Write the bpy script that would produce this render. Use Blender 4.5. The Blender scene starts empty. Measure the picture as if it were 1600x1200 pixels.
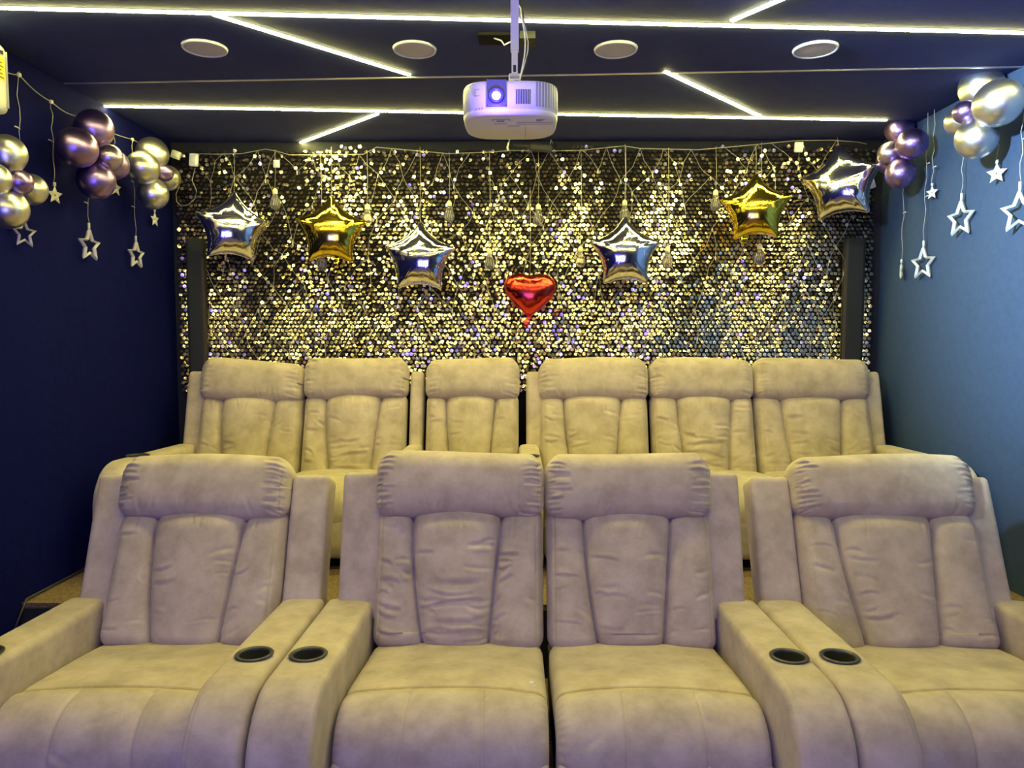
import bpy, math, random
import numpy as np
from mathutils import Matrix, Vector

random.seed(7)
rng = np.random.default_rng(7)
PI = math.pi
scene = bpy.context.scene
COL = scene.collection

# ------------------------------------------------------------------ room measures (metres)
CZ = 1.45                    # eye height
F = 1150.0                   # focal length in pixels of the 1600 wide frame
CEIL = 2.625
XL, XR = -2.118, 2.197       # side walls
YB, YF = 4.54, -1.9          # back wall, front wall (screen wall, behind the viewer)
PLAT_Y, PLAT_Z = 3.05, 0.315
D1, D2 = 2.60, 4.12          # crease lines of the two rows

# ------------------------------------------------------------------ camera
cam = bpy.data.cameras.new('camera')
cam.sensor_width = 36.0
cam.lens = 36.0 * F / 1600.0
cam.clip_start = 0.02
camo = bpy.data.objects.new('camera', cam)
COL.objects.link(camo)
RC = Matrix.Rotation(math.atan(11 / F), 3, 'Z') @ Matrix.Rotation(PI / 2 - math.atan(75 / F), 3, 'X')
camo.location = (0, 0, CZ)
camo.rotation_euler = RC.to_euler()
scene.camera = camo


def ray(px, py):
    return RC @ Vector(((px - 800) / F, -(py - 600) / F, -1.0))


def at_y(px, py, y):
    v = ray(px, py); t = y / v.y
    return Vector((v.x * t, y, CZ + v.z * t))


def at_x(px, py, x):
    v = ray(px, py); t = x / v.x
    return Vector((x, v.y * t, CZ + v.z * t))


def at_z(px, py, z):
    v = ray(px, py); t = (z - CZ) / v.z
    return Vector((v.x * t, v.y * t, z))


# ------------------------------------------------------------------ materials
def mat(name, color, rough=0.5, metal=0.0, **kw):
    m = bpy.data.materials.new(name); m.use_nodes = True
    b = m.node_tree.nodes['Principled BSDF']
    b.inputs['Base Color'].default_value = (*color, 1)
    b.inputs['Roughness'].default_value = rough
    b.inputs['Metallic'].default_value = metal
    for k, v in kw.items():
        b.inputs[k].default_value = v
    return m


def emit(name, color, strength):
    m = bpy.data.materials.new(name); m.use_nodes = True
    nt = m.node_tree; nt.nodes.clear()
    o = nt.nodes.new('ShaderNodeOutputMaterial'); e = nt.nodes.new('ShaderNodeEmission')
    e.inputs['Color'].default_value = (*color, 1); e.inputs['Strength'].default_value = strength
    nt.links.new(e.outputs[0], o.inputs[0])
    return m


def noise_mat(name, c1, c2, scale, rough, bump=0.0, bscale=200, detail=6, lo=0.35, hi=0.65, **kw):
    m = mat(name, c1, rough, **kw)
    nt = m.node_tree; b = nt.nodes['Principled BSDF']
    tc = nt.nodes.new('ShaderNodeTexCoord'); oi = nt.nodes.new('ShaderNodeObjectInfo')
    add = nt.nodes.new('ShaderNodeVectorMath'); add.operation = 'ADD'
    mul = nt.nodes.new('ShaderNodeMath'); mul.operation = 'MULTIPLY'; mul.inputs[1].default_value = 17.0
    nt.links.new(oi.outputs['Random'], mul.inputs[0])
    nt.links.new(tc.outputs['Object'], add.inputs[0]); nt.links.new(mul.outputs[0], add.inputs[1])
    n = nt.nodes.new('ShaderNodeTexNoise'); n.inputs['Scale'].default_value = scale
    n.inputs['Detail'].default_value = detail; n.inputs['Roughness'].default_value = 0.62
    r = nt.nodes.new('ShaderNodeValToRGB')
    r.color_ramp.elements[0].position = lo; r.color_ramp.elements[1].position = hi
    r.color_ramp.elements[0].color = (*c1, 1); r.color_ramp.elements[1].color = (*c2, 1)
    nt.links.new(add.outputs[0], n.inputs['Vector']); nt.links.new(n.outputs['Fac'], r.inputs['Fac'])
    nt.links.new(r.outputs[0], b.inputs['Base Color'])
    if bump:
        n2 = nt.nodes.new('ShaderNodeTexNoise'); n2.inputs['Scale'].default_value = bscale; n2.inputs['Detail'].default_value = 3
        bp = nt.nodes.new('ShaderNodeBump'); bp.inputs['Strength'].default_value = bump; bp.inputs['Distance'].default_value = 0.002
        nt.links.new(add.outputs[0], n2.inputs['Vector']); nt.links.new(n2.outputs['Fac'], bp.inputs['Height'])
        nt.links.new(bp.outputs[0], b.inputs['Normal'])
    return m


M = {}
M['suede'] = noise_mat('beige_suede', (0.345, 0.28, 0.205), (0.53, 0.445, 0.345), 10.0, 0.92, bump=0.25, bscale=160, lo=0.3, hi=0.7)
M['suede'].node_tree.nodes['Principled BSDF'].inputs['Sheen Weight'].default_value = 0.15
M['wall'] = noise_mat('navy_wall_felt', (0.0022, 0.0036, 0.058), (0.0030, 0.0047, 0.070), 30, 0.95, bump=0.3, bscale=350)
M['wall_haze_tint'] = noise_mat('haze_tinted_wall_felt', (0.032, 0.052, 0.100), (0.037, 0.058, 0.110), 30, 0.9, bump=0.3, bscale=350)  # wall felt lightened to slate: glare veil and cool light put into the colour
M['ceiling'] = noise_mat('dark_ceiling_paint', (0.032, 0.042, 0.135), (0.038, 0.048, 0.150), 12, 0.8)
for k_ in ('wall', 'wall_haze_tint', 'ceiling'):
    M[k_].node_tree.nodes['Principled BSDF'].inputs['Specular IOR Level'].default_value = 0.08
M['carpet'] = noise_mat('brown_carpet', (0.10, 0.06, 0.03), (0.26, 0.18, 0.10), 120, 1.0, bump=0.8, bscale=220)
M['riser'] = noise_mat('dark_felt', (0.008, 0.009, 0.017), (0.012, 0.014, 0.023), 60, 0.95)
M['black'] = mat('black_plastic', (0.012, 0.012, 0.014), 0.45)
M['rim'] = mat('cup_rim_plastic', (0.035, 0.035, 0.037), 0.35)
M['matte_black'] = mat('matte_black', (0.008, 0.008, 0.01), 0.9)
M['matte_black'].node_tree.nodes['Principled BSDF'].inputs['Specular IOR Level'].default_value = 0.15
M['column'] = mat('column_black_wood', (0.010, 0.012, 0.018), 0.7)
M['white'] = mat('white_plastic', (0.78, 0.78, 0.76), 0.4)
M['white2'] = mat('white_plastic_panel', (0.70, 0.70, 0.71), 0.5)
M['grey'] = mat('grey_plastic', (0.30, 0.30, 0.32), 0.5)
M['grille'] = noise_mat('speaker_grille', (0.45, 0.44, 0.43), (0.55, 0.54, 0.53), 400, 0.7)
M['silverline'] = mat('aluminium_trim', (0.55, 0.55, 0.56), 0.35, 0.9)
M['cord'] = mat('clear_cord', (0.34, 0.32, 0.28), 0.5)
M['cord_dark'] = mat('dark_cord', (0.03, 0.03, 0.035), 0.5)
M['starplastic'] = mat('clear_star_plastic', (0.88, 0.86, 0.80), 0.25)
M['starplastic'].node_tree.nodes['Principled BSDF'].inputs['Transmission Weight'].default_value = 0.45
M['glass'] = mat('bulb_glass', (0.95, 0.93, 0.88), 0.06)
M['glass'].node_tree.nodes['Principled BSDF'].inputs['Transmission Weight'].default_value = 0.9
M['glass'].node_tree.nodes['Principled BSDF'].inputs['IOR'].default_value = 1.2
M['cap'] = mat('bulb_cap', (0.7, 0.62, 0.42), 0.4)
M['foil_silver'] = mat('silver_foil', (0.86, 0.86, 0.87), 0.11, 1.0)
M['foil_gold'] = mat('gold_foil', (0.90, 0.68, 0.07), 0.12, 1.0)
M['foil_red'] = mat('red_foil', (0.75, 0.06, 0.04), 0.2, 1.0)
M['chrome'] = mat('champagne_chrome_latex', (0.72, 0.71, 0.69), 0.33, 1.0)
M['purple'] = mat('purple_chrome_latex', (0.31, 0.21, 0.50), 0.33, 1.0)
M['mauve'] = mat('mauve_chrome_latex', (0.50, 0.41, 0.56), 0.33, 1.0)
M['yellow'] = mat('yellow_label', (0.62, 0.45, 0.03), 0.5)
M['led'] = emit('led_warm', (1.0, 0.90, 0.24), 160.0)
M['lens'] = emit('projector_lens_light', (0.45, 0.42, 1.0), 30.0)
M['screenblue'] = emit('projected_blue_picture', (0.13, 0.12, 1.0), 15.0)
M['screenviolet'] = emit('projected_violet_picture', (0.42, 0.40, 1.0), 6.5)
M['lenshouse'] = mat('lens_housing', (0.05, 0.045, 0.10), 0.35)

# sequins: gold mirror foil, each sequin slightly different
m = bpy.data.materials.new('gold_sequin'); m.use_nodes = True
nt = m.node_tree; b = nt.nodes['Principled BSDF']
at = nt.nodes.new('ShaderNodeAttribute'); at.attribute_name = 'tint'
rp = nt.nodes.new('ShaderNodeValToRGB')
rp.color_ramp.elements[0].color = (0.66, 0.50, 0.30, 1); rp.color_ramp.elements[1].color = (1.0, 0.92, 0.76, 1)
nt.links.new(at.outputs['Fac'], rp.inputs['Fac']); nt.links.new(rp.outputs[0], b.inputs['Base Color'])
b.inputs['Metallic'].default_value = 1.0; b.inputs['Roughness'].default_value = 0.26
M['sequin'] = m


# ------------------------------------------------------------------ object helpers
def tag(o, label=None, cat=None, group=None, kind=None):
    if label: o['label'] = label
    if cat: o['category'] = cat
    if group: o['group'] = group
    if kind: o['kind'] = kind
    return o


def empty(name, loc, label, cat, group=None, rz=0.0):
    o = bpy.data.objects.new(name, None); COL.objects.link(o)
    o.empty_display_size = 0.1
    o.location = loc; o.rotation_euler = (0, 0, rz)
    return tag(o, label, cat, group)


def mesh_obj(name, verts, faces, m, parent=None, smooth=True, loc=None):
    me = bpy.data.meshes.new(name)
    V = np.asarray(verts, dtype=np.float32)
    me.from_pydata(V.tolist(), [], faces if isinstance(faces, list) else faces.tolist())
    me.update()
    me.materials.append(m)
    if smooth:
        me.shade_smooth()
    o = bpy.data.objects.new(name, me); COL.objects.link(o)
    if parent: o.parent = parent
    if loc is not None: o.location = loc
    return o


class MB:
    """collects shapes into one mesh"""
    def __init__(self): self.v = []; self.f = []; self.n = 0

    def add(self, V, Fc):
        V = np.asarray(V, float)
        self.v.append(V)
        self.f += [[i + self.n for i in q] for q in (Fc if isinstance(Fc, list) else Fc.tolist())]
        self.n += len(V)
        return self

    def build(self, name, m, parent=None, smooth=False):
        return mesh_obj(name, np.concatenate(self.v), self.f, m, parent, smooth)


def box(x0, x1, y0, y1, z0, z1):
    V = [(x, y, z) for x in (x0, x1) for y in (y0, y1) for z in (z0, z1)]
    Fc = [[0, 1, 3, 2], [4, 6, 7, 5], [0, 4, 5, 1], [2, 3, 7, 6], [0, 2, 6, 4], [1, 5, 7, 3]]
    return np.array(V), Fc


def rbox(sx, sy, sz, r, nx, ny, nz):
    """rounded box on a welded surface grid, centred on the origin"""
    idx = {}; P = []; Fc = []
    n = (nx, ny, nz)

    def vid(i, j, k):
        key = (i, j, k)
        if key not in idx:
            idx[key] = len(P); P.append(key)
        return idx[key]
    for a, bb, c in ((0, 1, 2), (1, 2, 0), (2, 0, 1)):      # axis c is normal
        for side in (0, n[c]):
            for i in range(n[a]):
                for j in range(n[bb]):
                    q = []
                    for di, dj in ((0, 0), (1, 0), (1, 1), (0, 1)):
                        t = [0, 0, 0]; t[a] = i + di; t[bb] = j + dj; t[c] = side
                        q.append(vid(*t))
                    if side == 0: q.reverse()
                    Fc.append(q)
    s = np.array((sx, sy, sz))
    p = (np.array(P, float) / np.array(n) - 0.5) * s
    lim = np.maximum(s / 2 - r, 0)
    q = np.clip(p, -lim, lim)
    d = p - q
    L = np.linalg.norm(d, axis=1, keepdims=True); L[L < 1e-9] = 1
    mx = np.max(np.abs(d), axis=1, keepdims=True)
    return q + d / L * np.where(mx > 1e-9, np.minimum(r, mx), 0) if False else q + d / L * np.where(mx > 1e-9, r * np.minimum(1, mx / r), 0), Fc


def rot_x(V, a, pivot=(0, 0, 0)):
    p = np.array(pivot); W = V - p; c, s = math.cos(a), math.sin(a)
    R = np.array([[1, 0, 0], [0, c, -s], [0, s, c]])
    return W @ R.T + p


def rot_y(V, a, pivot=(0, 0, 0)):
    p = np.array(pivot); W = V - p; c, s = math.cos(a), math.sin(a)
    R = np.array([[c, 0, s], [0, 1, 0], [-s, 0, c]])
    return W @ R.T + p


def rot_z(V, a, pivot=(0, 0, 0)):
    p = np.array(pivot); W = V - p; c, s = math.cos(a), math.sin(a)
    R = np.array([[c, -s, 0], [s, c, 0], [0, 0, 1]])
    return W @ R.T + p


def tube(pts, r, n=6, caps=True):
    pts = np.asarray(pts, float); k = len(pts)
    T = np.gradient(pts, axis=0); T /= np.linalg.norm(T, axis=1, keepdims=True) + 1e-12
    up = np.array((0.31, 0.2, 0.93)); V = []
    rr = np.broadcast_to(np.asarray(r, float), (k,))
    for i in range(k):
        a = np.cross(T[i], up)
        if np.linalg.norm(a) < 1e-3: a = np.cross(T[i], (1, 0, 0))
        a /= np.linalg.norm(a); bb = np.cross(T[i], a)
        for j in range(n):
            t = 2 * PI * j / n
            V.append(pts[i] + rr[i] * (math.cos(t) * a + math.sin(t) * bb))
    Fc = []
    for i in range(k - 1):
        for j in range(n):
            Fc.append([i * n + j, i * n + (j + 1) % n, (i + 1) * n + (j + 1) % n, (i + 1) * n + j])
    if caps:
        Fc.append(list(range(n))[::-1]); Fc.append([(k - 1) * n + j for j in range(n)])
    return np.array(V), Fc


def lathe(prof, n=24):
    """prof: list of (r, z); r=0 ends are closed by caps"""
    V = []; Fc = []
    for r, z in prof:
        for j in range(n):
            t = 2 * PI * j / n
            V.append((max(r, 1e-4) * math.cos(t), max(r, 1e-4) * math.sin(t), z))
    for i in range(len(prof) - 1):
        for j in range(n):
            Fc.append([i * n + j, i * n + (j + 1) % n, (i + 1) * n + (j + 1) % n, (i + 1) * n + j])
    Fc.append(list(range(n))[::-1]); Fc.append([(len(prof) - 1) * n + j for j in range(n)])
    return np.array(V), Fc


def smooth01(x, a, b):
    t = np.clip((x - a) / (b - a), 0, 1)
    return t * t * (3 - 2 * t)


def crease(X, Z, p0, p1, width, depth, bow=0.0):
    """groove along a segment, tapering at its ends; returns displacement"""
    p0 = np.array(p0); p1 = np.array(p1); d = p1 - p0; L2 = d @ d
    t = ((X - p0[0]) * d[0] + (Z - p0[1]) * d[1]) / L2
    nrm = np.array((-d[1], d[0])) / math.sqrt(L2)
    off = (X - p0[0]) * nrm[0] + (Z - p0[1]) * nrm[1] - bow * 4 * t * (1 - t)
    tt = np.clip(t, 0, 1)
    w = np.where((t > 0) & (t < 1), np.sin(PI * tt) ** 0.7, 0)
    e = np.exp(-(off / width) ** 2) - 0.55 * np.exp(-((off - 1.9 * width) / (1.3 * width)) ** 2)
    return depth * w * e


def wavy(X, Z, amp, freq, rg):
    out = np.zeros_like(X)
    for _ in range(5):
        a = rg.uniform(0, 2 * PI); f = freq * rg.uniform(0.6, 1.6)
        out += np.sin((X * math.cos(a) + Z * math.sin(a)) * f + rg.uniform(0, 7))
    return out * amp / 3


# ------------------------------------------------------------------ the setting
def struct(name, V, Fc, m):
    return tag(mesh_obj(name, V, Fc, m, None, False), kind='structure')


struct('floor', *box(XL - .1, XR + .1, YF - .1, PLAT_Y, -.1, 0), M['carpet'])
struct('ceiling', *box(XL - .1, XR + .1, YF - .1, YB + .1, CEIL, CEIL + .1), M['ceiling'])
struct('wall_left', *box(XL - .1, XL, YF, YB, 0, CEIL), M['wall'])
struct('wall_right', *box(XR, XR + .1, YF, YB, 0, CEIL), M['wall_haze_tint'])
struct('wall_back', *box(XL - .1, XR + .1, YB, YB + .1, 0, CEIL), M['riser'])
struct('wall_front', *box(XL - .1, XR + .1, YF - .1, YF, 0, CEIL), M['wall'])
o = struct('floor_platform', *box(XL, XR, PLAT_Y, YB, 0, PLAT_Z), M['carpet'])
struct('trim_1', *box(XL, XR, PLAT_Y - .012, PLAT_Y, 0, PLAT_Z - .02), M['riser'])
# slim metal joint line across the ceiling
a = at_z(95, 130, CEIL); c = at_z(1535, 105, CEIL)
a = a + (a - c) * ((a.x - XL) / (c.x - a.x)); c = c + (c - a) * max(0, (XR - c.x) / (c.x - a.x))
V, Fc = box(0, 1, -.006, .006, -.004, 0)
d = np.array(c - a)
V = np.array([np.array(a) + d * v[0] + np.array((0, v[1], v[2])) for v in V])
struct('trim_2', V, Fc, M['silverline'])


# ------------------------------------------------------------------ ceiling lights
def led_strip(p0, p1, label, w=0.0155):
    p0 = Vector(p0); p1 = Vector(p1)
    d = (p1 - p0); L = d.length; ang = math.atan2(d.y, d.x)
    t = empty('led_strip', (*((p0 + p1) / 2).xy, CEIL), label, 'ceiling light', 'warm LED strips in the ceiling', ang)
    mesh_obj('diffuser', *box(-L / 2, L / 2, -w / 2, w / 2, -.006, 0.0), M['led'], t, False)
    mb = MB()
    mb.add(*box(-L / 2, L / 2, -w / 2 - .004, -w / 2, -.002, 0)).add(*box(-L / 2, L / 2, w / 2, w / 2 + .004, -.002, 0))
    mb.build('channel', M['silverline'], t)
    return t


def zc(px, py): return at_z(px, py, CEIL)
p = zc(0, 11); q = zc(1600, 50)
dd = (q - p) / (q.x - p.x)
led_strip(p + dd * (XL + .02 - p.x), p + dd * (XR - .02 - p.x), 'longest warm LED strip crossing the whole ceiling in front of the projector')
led_strip(zc(160, 165), zc(1385, 187), 'warm LED strip crossing the ceiling behind the projector near the sequin wall')
led_strip(zc(333, 21), zc(640, 116), 'long slanted LED strip on the ceiling left of the projector')
led_strip(zc(1143, 31), zc(1290, -32), 'slanted LED strip running off the top edge right of the projector')
led_strip(zc(460, 226), zc(590, 177), 'short slanted LED strip ending at the top left of the sequin wall')
led_strip(zc(1040, 111), zc(1188, 181), 'slanted LED strip on the ceiling right of the projector joining the rear strip')
led_strip((XL + .02, 1.15, CEIL), (XR - .02, .95, CEIL), 'warm LED strip crossing the ceiling above the front seats')

for i, (px, py) in enumerate(((320, 74), (648, 76), (962, 76), (1274, 76))):
    c = zc(px, py)
    t = empty('ceiling_speaker', c, ('leftmost round white ceiling speaker', 'round white ceiling speaker just left of the projector pole',
              'round white ceiling speaker just right of the projector pole', 'rightmost round white ceiling speaker')[i], 'speaker', 'round ceiling speakers')
    r = .088
    V, Fc = lathe([(r - .006, -.009), (r - .002, -.010), (r, -.007), (r + .002, 0), (r - .008, 0), (r - .008, -.008)], 48)
    mesh_obj('rim', V, Fc[:-2] + [[j + 5 * 48, (j + 1) % 48 + 5 * 48, (j + 1) % 48, j] for j in range(48)], M['white'], t)
    mesh_obj('grille', *lathe([(0, -.007), (r - .02, -.0068), (r - .0075, -.005), (r - .0075, -.001), (0, -.001)], 48), M['grille'], t)


# ------------------------------------------------------------------ screen on the front wall (behind the viewer)
t = empty('projection_screen', (-.2, YF, .62), 'wide white projection screen on the front wall showing a blue picture', 'screen')
mesh_obj('picture', *box(-1.15, .15, .03, .035, -.05, 1.15), M['screenblue'], t, False)
mesh_obj('picture', *box(.15, 1.15, .03, .035, -.05, 1.15), M['screenviolet'], t, False)
mb = MB()
for bx in ((-1.22, 1.22, .0, .045, 1.15, 1.22), (-1.22, 1.22, 0, .045, -.12, -.05), (-1.22, -1.15, 0, .045, -.05, 1.15), (1.15, 1.22, 0, .045, -.05, 1.15)):
    mb.add(*box(*bx))
mb.build('frame', M['matte_black'], t)


# ------------------------------------------------------------------ recliners
def bend_profile(s, r, L0, drop):
    """seat side profile: runs forward (-y) and slightly up, rolls over the front, goes down"""
    y = np.empty_like(s); z = np.empty_like(s); ny = np.empty_like(s); nz = np.empty_like(s)
    al = math.radians(6.0)
    A = s < L0
    y[A] = -s[A] * math.cos(al); z[A] = s[A] * math.sin(al); ny[A] = -math.sin(al) * 1.0; nz[A] = math.cos(al)
    y0, z0 = -L0 * math.cos(al), L0 * math.sin(al)
    arc = (PI / 2 + al - .08)
    cyc, czc = y0 - math.sin(-al) * -r, z0 - math.cos(al) * r
    cyc = y0 + math.sin(al) * r
    B = (~A) & (s < L0 + r * arc)
    th = (s[B] - L0) / r
    # normal turns from (−sin al, cos al) to (−1, ~0)
    phi = PI / 2 + al + th
    ny[B] = np.cos(phi); nz[B] = np.sin(phi)
    y[B] = cyc + r * np.cos(phi); z[B] = czc + r * np.sin(phi)
    Cc = s >= L0 + r * arc
    phi = PI / 2 + al + arc
    u = s[Cc] - (L0 + r * arc)
    ny[Cc] = math.cos(phi); nz[Cc] = math.sin(phi)
    y[Cc] = cyc + r * math.cos(phi) - math.sin(phi) * u; z[Cc] = czc + r * math.sin(phi) + math.cos(phi) * u
    return y, z, ny, nz


RECL = math.radians(17)


def recliner(cx, d, z0, w, left, right, label, group, seed, q=1.0, roll=0.0, hz=0.0, wrinkled=0, rz=0.0, wing_l=True, wing_r=True, lean=0.0, recl=17, inset=(.04, .04), dz=0.0):
    """left / right = armrest width or 0; q = mesh density"""
    rg = np.random.default_rng(seed)
    t = empty('recliner', (cx, d, z0), label, 'recliner', group, rz)
    sd = M['suede']; RECL = math.radians(recl)
    N = lambda v: max(4, int(v * q))
    # ---- backrest cushion with a tapered centre panel
    H = 0.525; T = 0.13
    V, Fc = rbox(w - .004, T, H, .055, N(176), N(14), N(110))
    X, Y, Z = V[:, 0], V[:, 1], V[:, 2]
    front = smooth01(-Y, -.01, .06)
    u = (Z + H / 2) / H
    sl = -w * (.195 + .085 * u + .02 * np.sin(u * PI)) + w * lean; sr = w * (.175 + .085 * u - .005 * np.sin(u * PI)) + w * lean
    dl = X - sl; dr = X - sr
    seam = np.minimum(np.abs(dl), np.abs(dr))
    cen = (dl > 0) & (dr < 0)
    wid = np.where(cen, (sr - sl), np.where(dl <= 0, sl + w / 2, w / 2 - sr))
    pos = np.where(cen, (X - sl) / (sr - sl), np.where(dl <= 0, (X + w / 2) / (sl + w / 2), (X - sr) / (w / 2 - sr)))
    pos = np.clip(pos, 0, 1)
    bul = .038 * np.sqrt(np.clip(4 * pos * (1 - pos), 0, 1)) * np.clip(wid / .25, .6, 1.2)
    disp = bul - .024 * np.exp(-(seam / .0038) ** 2) - .009 * np.exp(-(seam / .018) ** 2)
    disp -= .022 * np.exp(-((Z - H / 2 + .035) / .03) ** 2) * .8                  # dives under the headrest
    pip = np.abs(np.abs(X) - w * .455)
    disp -= .004 * np.exp(-(pip / .004) ** 2)
    disp += wavy(X, Z, .0035, 14, rg)
    for k in range(int(26 + 20 * wrinkled)):                                      # pulls along seams and rim
        side = rg.choice((-1, 1)); zz = rg.uniform(-.24, .2)
        typ = rg.integers(0, 3)
        if typ == 0:      # from the outer piping inward
            x0 = side * w * .47; ln = rg.uniform(.03, .11)
            p0 = (x0, zz); p1 = (x0 - side * ln, zz + rg.uniform(-.03, .02))
        elif typ == 1:    # from panel seam outward
            uu = (zz + H / 2) / H
            x0 = (-w * (.195 + .085 * uu) if side < 0 else w * (.175 + .085 * uu)) + w * lean
            p0 = (x0, zz); p1 = (x0 + side * rg.uniform(.03, .09), zz + rg.uniform(-.01, .06))
        else:             # centre panel folds
            uu = (zz + H / 2) / H
            x0 = (-w * (.195 + .085 * uu) if side < 0 else w * (.175 + .085 * uu)) + w * lean
            p0 = (x0, zz * .8 - .03); p1 = (x0 - side * rg.uniform(.05, .13), zz * .8 - .03 + rg.uniform(-.03, .03))
        disp -= crease(X, Z, p0, p1, rg.uniform(.004, .009), rg.uniform(.002, .0045) * (1.0 + .5 * (wrinkled > 0)), rg.uniform(-.012, .012))
    for k in range(int(7 * wrinkled)):                                            # long horizontal folds, sat-in leather
        zz = -.20 + .23 * k / max(1, int(7 * wrinkled)) + rg.uniform(-.015, .015)
        x0 = -w * .19 + w * lean + rg.uniform(0, .05); x1 = w * .17 + w * lean - rg.uniform(0, .06)
        disp -= crease(X, Z, (x0, zz), (x1, zz + rg.uniform(-.03, .03)), rg.uniform(.006, .011), rg.uniform(.004, .008), rg.uniform(-.02, .02))
    for k in range(10):                                                           # pleats under the headrest
        x0 = rg.uniform(-.45, .45) * w
        disp -= crease(X, Z, (x0, .23), (x0 + rg.uniform(-.02, .02), .23 - rg.uniform(.05, .11)), .005, rg.uniform(.001, .003))
    V[:, 1] -= front * disp
    V[:, 2] += .006 * np.sin(X * 9 + seed) * (Z < -.2)
    V += np.array((0, T / 2 - .01, .31 + H / 2))
    V = rot_x(V, -RECL, (0, 0, .36))
    mesh_obj('back_cushion', V, Fc, sd, t)
    # ---- headrest pillow
    hh = .245; ht = .17; hw = w + .006
    V, Fc = rbox(hw, ht, hh, .062, N(130), N(16), N(48))
    X, Y, Z = V[:, 0].copy(), V[:, 1].copy(), V[:, 2].copy()
    front = smooth01(-Y, -.08, .05)
    e = np.clip((hw / 2 - np.abs(X)) / .12, 0, 1)
    disp = .016 * np.cos(np.clip(Z / hh, -.5, .5) * PI) * e ** .5
    disp += wavy(X, Z, .0025, 16, rg)
    for s in (-1, 1):
        for k in range(15):
            zz = -.105 + .215 * k / 14 + rg.uniform(-.006, .006)
            ln = rg.uniform(.03, .10)
            disp -= crease(X, Z, (s * hw * .49, zz), (s * (hw * .49 - ln), zz * rg.uniform(.75, 1.05)), rg.uniform(.0035, .006), rg.uniform(.005, .009), 0)
    for k in range(9):
        x0 = rg.uniform(-.42, .42) * hw
        disp -= crease(X, Z, (x0, -.115), (x0 + rg.uniform(-.04, .04), -.115 + rg.uniform(.04, .1)), .006, rg.uniform(.001, .0035))
    pip = np.abs(np.abs(X) - (hw / 2 - .028))
    disp -= .003 * np.exp(-(pip / .0035) ** 2)
    V[:, 1] -= front * disp
    V[:, 2] += np.where(Z > 0, .006 * np.sin(X * 7 + seed * 1.3) + .006 * (1 - (2 * X / hw) ** 2), -.004 * np.cos(X * 8 + seed)) * np.clip(np.abs(Z) / .1, 0, 1)
    V[:, 2] -= .012 * smooth01(np.abs(X), hw / 2 - .06, hw / 2) * (Z > 0)
    V = rot_y(V, roll)
    V = rot_x(V, math.radians(4))
    V += np.array((0, ht / 2 - .055, .785 + hh / 2 + hz))
    V = rot_x(V, -RECL, (0, 0, .36))
    mesh_obj('headrest', V, Fc, sd, t)
    # ---- seat cushion, rolled over the front
    sw = w - .012; Ls = .83; Ts = .14
    V, Fc = rbox(sw, Ls, Ts, .035, N(130), N(160), N(10))
    X, S, Tt = V[:, 0].copy(), Ls / 2 - V[:, 1], V[:, 2].copy()
    S = V[:, 1] + Ls / 2
    top = smooth01(Tt, -.02, .05)
    e = 1 - (2 * X / sw) ** 2
    disp = .018 * np.clip(e, 0, 1) ** .6
    ss = .47 - .025 * (1 - (2 * X / sw) ** 2)
    disp -= .015 * np.exp(-((S - ss) / .0045) ** 2) + .006 * np.exp(-((S - ss) / .03) ** 2)
    fw = smooth01(S, .47, .49)
    for sx in (-.17 * sw, .185 * sw):
        sxx = sx * (1 + .25 * np.clip(S - .47, 0, 1))
        disp -= fw * (.009 * np.exp(-((X - sxx) / .004) ** 2) + .006 * np.exp(-((X - sxx) / .022) ** 2))
    disp += fw * .006 * np.sin(np.clip((S - .47) / .36, 0, 1) * PI)
    edge = np.clip((sw / 2 - np.abs(X)) / .04, 0, 1)
    disp -= .003 * (1 - edge) * (np.sin(S * 260 + 2 * np.sin(S * 31)) * .5 + .5) * fw
    disp += wavy(X, S, .003, 12, rg)
    for k in range(8):
        x0 = rg.uniform(-.4, .4) * sw; s0 = rg.uniform(.05, .8)
        disp -= crease(X, S, (x0, s0), (x0 + rg.uniform(-.1, .1), s0 + rg.uniform(-.05, .05)), .008, rg.uniform(.001, .003))
    by, bz, nyy, nzz = bend_profile(S, .15, .50, .1)
    off = (Tt - Ts / 2) + top * disp
    V = np.stack((X, .02 + by + nyy * off, .325 + dz + bz + nzz * off), 1)
    mesh_obj('seat_cushion', V, [f[::-1] for f in Fc], sd, t)
    # ---- footrest flap below the seat
    V, Fc = rbox(sw, .06, .20, .025, N(50), 6, N(18))
    V += np.array((0, -.60, .155))
    mesh_obj('footrest', V, Fc, sd, t)
    # ---- back shell and plinth
    V, Fc = rbox(w - .03, .06, .70, .025, 8, 6, 12)
    V += np.array((0, .14, .48))
    V = rot_x(V, -RECL, (0, 0, .36))
    mesh_obj('back_shell', V, Fc, sd, t)
    mb = MB(); mb.add(*box(-w / 2 + .03, w / 2 - .03, -.56, .18, .0, .07))
    mb.build('plinth', M['matte_black'], t)
    mesh_obj('seat_frame', *box(-w / 2 + .01, w / 2 - .01, -.54, .2, .07, .25), M['black'], t, False)
    # ---- armrests and the wing panels that rise behind them
    for side, aw, wing in ((-1, left, wing_l), (1, right, wing_r)):
        if not aw: continue
        ya, yb, zb, zt = -.755, .10, .05, .483 + dz
        V, Fc = rbox(aw, yb - ya, zt - zb, .022, N(30), N(80), N(44))
        V += np.array((0, (ya + yb) / 2, (zb + zt) / 2))
        R = .17
        v0 = np.minimum(V[:, 1] - (ya + R), 0); v1 = np.maximum(V[:, 2] - (zt - R), 0)
        ln = np.maximum(np.hypot(v0, v1), 1e-9); cc, s2 = np.abs(v0) / ln, np.abs(v1) / ln; re = .022
        tf = R / np.maximum(cc, s2)                      # where the ray leaves the square, or its rounded corner
        bq = (R - re) * (cc + s2)
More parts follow.
